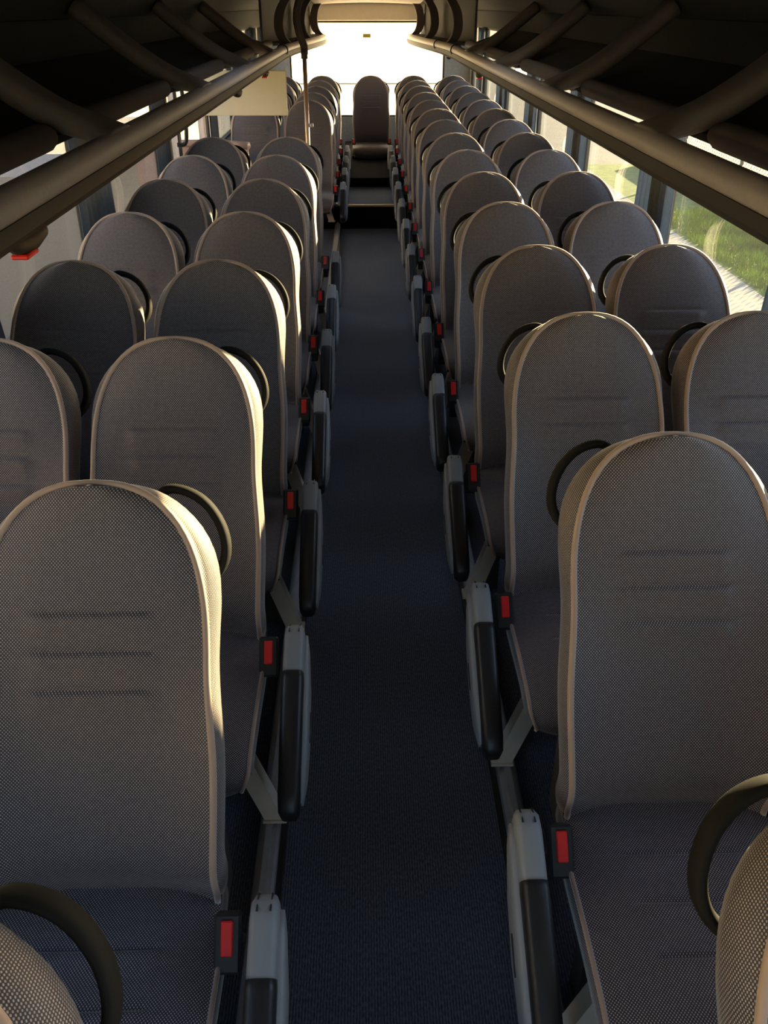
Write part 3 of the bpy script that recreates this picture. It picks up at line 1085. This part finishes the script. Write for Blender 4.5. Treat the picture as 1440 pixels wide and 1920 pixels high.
gr = structure(MB().box((-60, -40, GZ-0.2), (60, 90, GZ)).build('ground', 'asphalt'))
gr['label'] = 'pale paved yard around the coach'
kb = empty('kerb', (4.05, 5, GZ))
pv = structure(MB().box((4.15, -8, GZ), (4.70, 20, GZ+0.10)).build('footpath', 'kerb'))
pv['label'] = 'narrow pale footpath beside the grass verge'
tag(kb, 'pale concrete kerb between the paving and the grass verge', 'kerb')
for k in range(22):
    o = MB().box((-0.09, -11+k*1.2, 0.0005), (0.09, -11+k*1.2+1.18, 0.13), 0.012).build('kerb_stone', 'kerb', kb)
lw = structure(MB().box((4.70, -8, GZ), (6.05, 20, GZ+0.10)).build('grass_verge', 'soil'))
lw['label'] = 'soil of the verge beside the coach'
gv, gf = [], []
rnd = random.Random(3)
for k in range(26000):
    x, y = rnd.uniform(4.77, 5.97), rnd.uniform(-1, 15)
    h_, w_, an = rnd.uniform(0.04, 0.11), rnd.uniform(0.006, 0.012), rnd.uniform(0, PI)
    lx, ly = rnd.uniform(-.05, .05), rnd.uniform(-.05, .05)
    i0 = len(gv)
    z = GZ+0.095
    gv += [(x-w_*math.cos(an), y-w_*math.sin(an), z), (x+w_*math.cos(an), y+w_*math.sin(an), z), (x+lx, y+ly, z+h_)]
    gf.append((i0, i0+1, i0+2))
g = mesh_obj('grass', gv, gf, 'grass', None, False)
tag(g, 'sunlit green grass on the verge outside the right windows', 'grass', kind='stuff')
# low wall and chain-link fence
fw_ = MB().box((6.06, -8, GZ), (6.22, 20, GZ+0.36), 0.01).build('low_wall', 'kerb')
tag(fw_, 'low pale concrete wall carrying the wire fence', 'wall')
fe = empty('wire_fence', (6.14, 5, GZ+0.362))
tag(fe, 'chain link fence behind the grass verge', 'fence')
for k in range(10):
    MB().sweep([(0, -12.5+k*2.8, 0), (0, -12.5+k*2.8, 1.65)], 0.03, seg=8, up=(0, 1, 0)).build('fence_post', 'wire', fe, True)
b = MB()
hh, sp_ = 1.6, 0.11
k = -12.5
while k < 12.5:
    for sg in (1, -1):
        ya, yb = (k, k+hh) if sg > 0 else (k+hh, k)
        r = 0.005
        b.add([(0.0, ya-r*1.4, 0.01), (0.0, ya+r*1.4, 0.01), (0.0, yb+r*1.4, hh), (0.0, yb-r*1.4, hh), (0.006, ya, 0.01), (0.006, yb, hh)],
              [(0, 1, 2, 3), (0, 3, 5, 4), (1, 4, 5, 2)])
    k += sp_
o = b.build('chain_link', 'wire', fe)
o['kind'] = 'stuff'

def car(x, y, rz, paint, label, van=False):
    o = empty('car' if not van else 'van', (x, y, GZ+0.0005), rz)
    tag(o, label, 'van' if van else 'car')
    if van:
        prof = [(-2.3, .35), (2.3, .35), (2.35, .9), (2.1, 1.15), (1.55, 1.25), (1.05, 2.0), (-2.2, 2.05), (-2.35, 1.9)]
        win = [(1.0, 1.28), (1.42, 1.28), (1.02, 1.85), (0.35, 1.85), (0.35, 1.28)]
    else:
        prof = [(-2.0, .30), (2.05, .30), (2.1, .55), (1.95, .72), (1.1, .88), (0.45, 1.36), (-0.9, 1.40), (-1.65, .95), (-2.05, .88)]
        win = [(0.95, .92), (0.42, 1.30), (-0.85, 1.33), (-1.45, .96)]
    b = MB()
    n = len(prof)
    vs_, F = [], []
    for (yy, sc) in ((-0.86, 0.93), (-0.80, 1.0), (0.80, 1.0), (0.86, 0.93)):
        for (px, pz) in prof:
            vs_.append((px*(0.985 if sc < 1 else 1), yy*(1 if pz < 1.0 else 0.86), .8+(pz-.8)*sc))
    for i in range(3):
        for j in range(n):
            j2 = (j+1) % n
            F.append((i*n+j, i*n+j2, (i+1)*n+j2, (i+1)*n+j))
    F += [tuple(range(n))[::-1], tuple(range(3*n, 4*n))]
    b.add(vs_, F)
    b.build('body', paint, o)
    for s in (-1, 1):
        MB().prism([(px, pz) for px, pz in win], 'y', s*0.74, s*0.875).build('side_window', 'carglass', o)
    for wx in (-1.3, 1.35):
        for s in (-1, 1):
            w = MB()
            ring = [(wx+0.31*math.cos(t), 0.31+0.31*math.sin(t)) for t in [2*PI*k/20 for k in range(20)]]
            w.prism(ring, 'y', s*0.70, s*0.885)
            w.build('wheel', 'tyre', o)
car(8.0, 2.6, PI/2, 'teal', 'teal car parked behind the wire fence outside the right windows')
car(8.0, 8.6, PI/2, 'white', 'white van parked behind the fence further back on the right', True)
car(-3.1, 9.8, PI/2, 'white', 'white van parked outside the left window behind the door', True)
# hedge at the back of the car park
hg = empty('hedge', (11.8, 5, GZ))
tag(hg, 'dark clipped hedge along the far edge of the car park', 'hedge')
MB().box((-0.5, -14, 0), (0.5, 16, 1.7), 0.15).build('hedge_core', 'hedge', hg)
lv, lf = [], []
for k in range(9000):
    y, z = rnd.uniform(-14, 16), rnd.uniform(0.05, 1.85)
    x = rnd.uniform(-0.62, -0.48) if z < 1.68 else rnd.uniform(-0.55, 0.55)
    d1 = Vector((rnd.uniform(-1, 1), rnd.uniform(-1, 1), rnd.uniform(-1, 1))).normalized()*0.07
    d2 = Vector((rnd.uniform(-1, 1), rnd.uniform(-1, 1), rnd.uniform(-1, 1))).normalized()*0.04
    i0 = len(lv)
    p = Vector((x, y, z))
    lv += [tuple(p-d1), tuple(p+d2), tuple(p+d1), tuple(p-d2)]
    lf.append((i0, i0+1, i0+2, i0+3))
o = mesh_obj('leaves', lv, lf, 'hedge', hg, False)
o['kind'] = 'stuff'
# cream building on the left
bd = empty('building', (-4.4, 5, GZ))
tag(bd, 'long cream rendered building outside the left windows', 'building')
MB().box((-6, -14, 0), (0, 20, 3.4)).build('wall', 'render', bd)
MB().box((-6.2, -14.2, 3.4), (0.3, 20.2, 3.6)).build('roof', 'pillar', bd)
for (ya, yb, za, zb) in ((-2.6, -1.6, 0.02, 2.1), (3.0, 4.0, 0.02, 2.1)):
    d = MB().box((0.0, ya, za), (0.05, yb, zb), 0.008).build('door', 'bluepaint', bd)
    MB().box((0.05, yb-0.18, 1.0), (0.10, yb-0.06, 1.03), 0.004).build('door_handle', 'rail', d)
for ya in (-5.4, 0.4, 6.2, 9.4):
    w = MB()
    for (y1_, y2_, z1_, z2_) in ((ya, ya+1.4, 1.0, 1.06), (ya, ya+1.4, 2.04, 2.1), (ya, ya+0.06, 1.06, 2.04), (ya+1.34, ya+1.4, 1.06, 2.04), (ya+.67, ya+.73, 1.06, 2.04)):
        w.box((0.0, y1_, z1_), (0.06, y2_, z2_))
    wo = w.build('window', 'white', bd)
    MB().box((0.0, ya+0.06, 1.06), (0.02, ya+1.34, 2.04)).build('pane', 'carglass', wo)
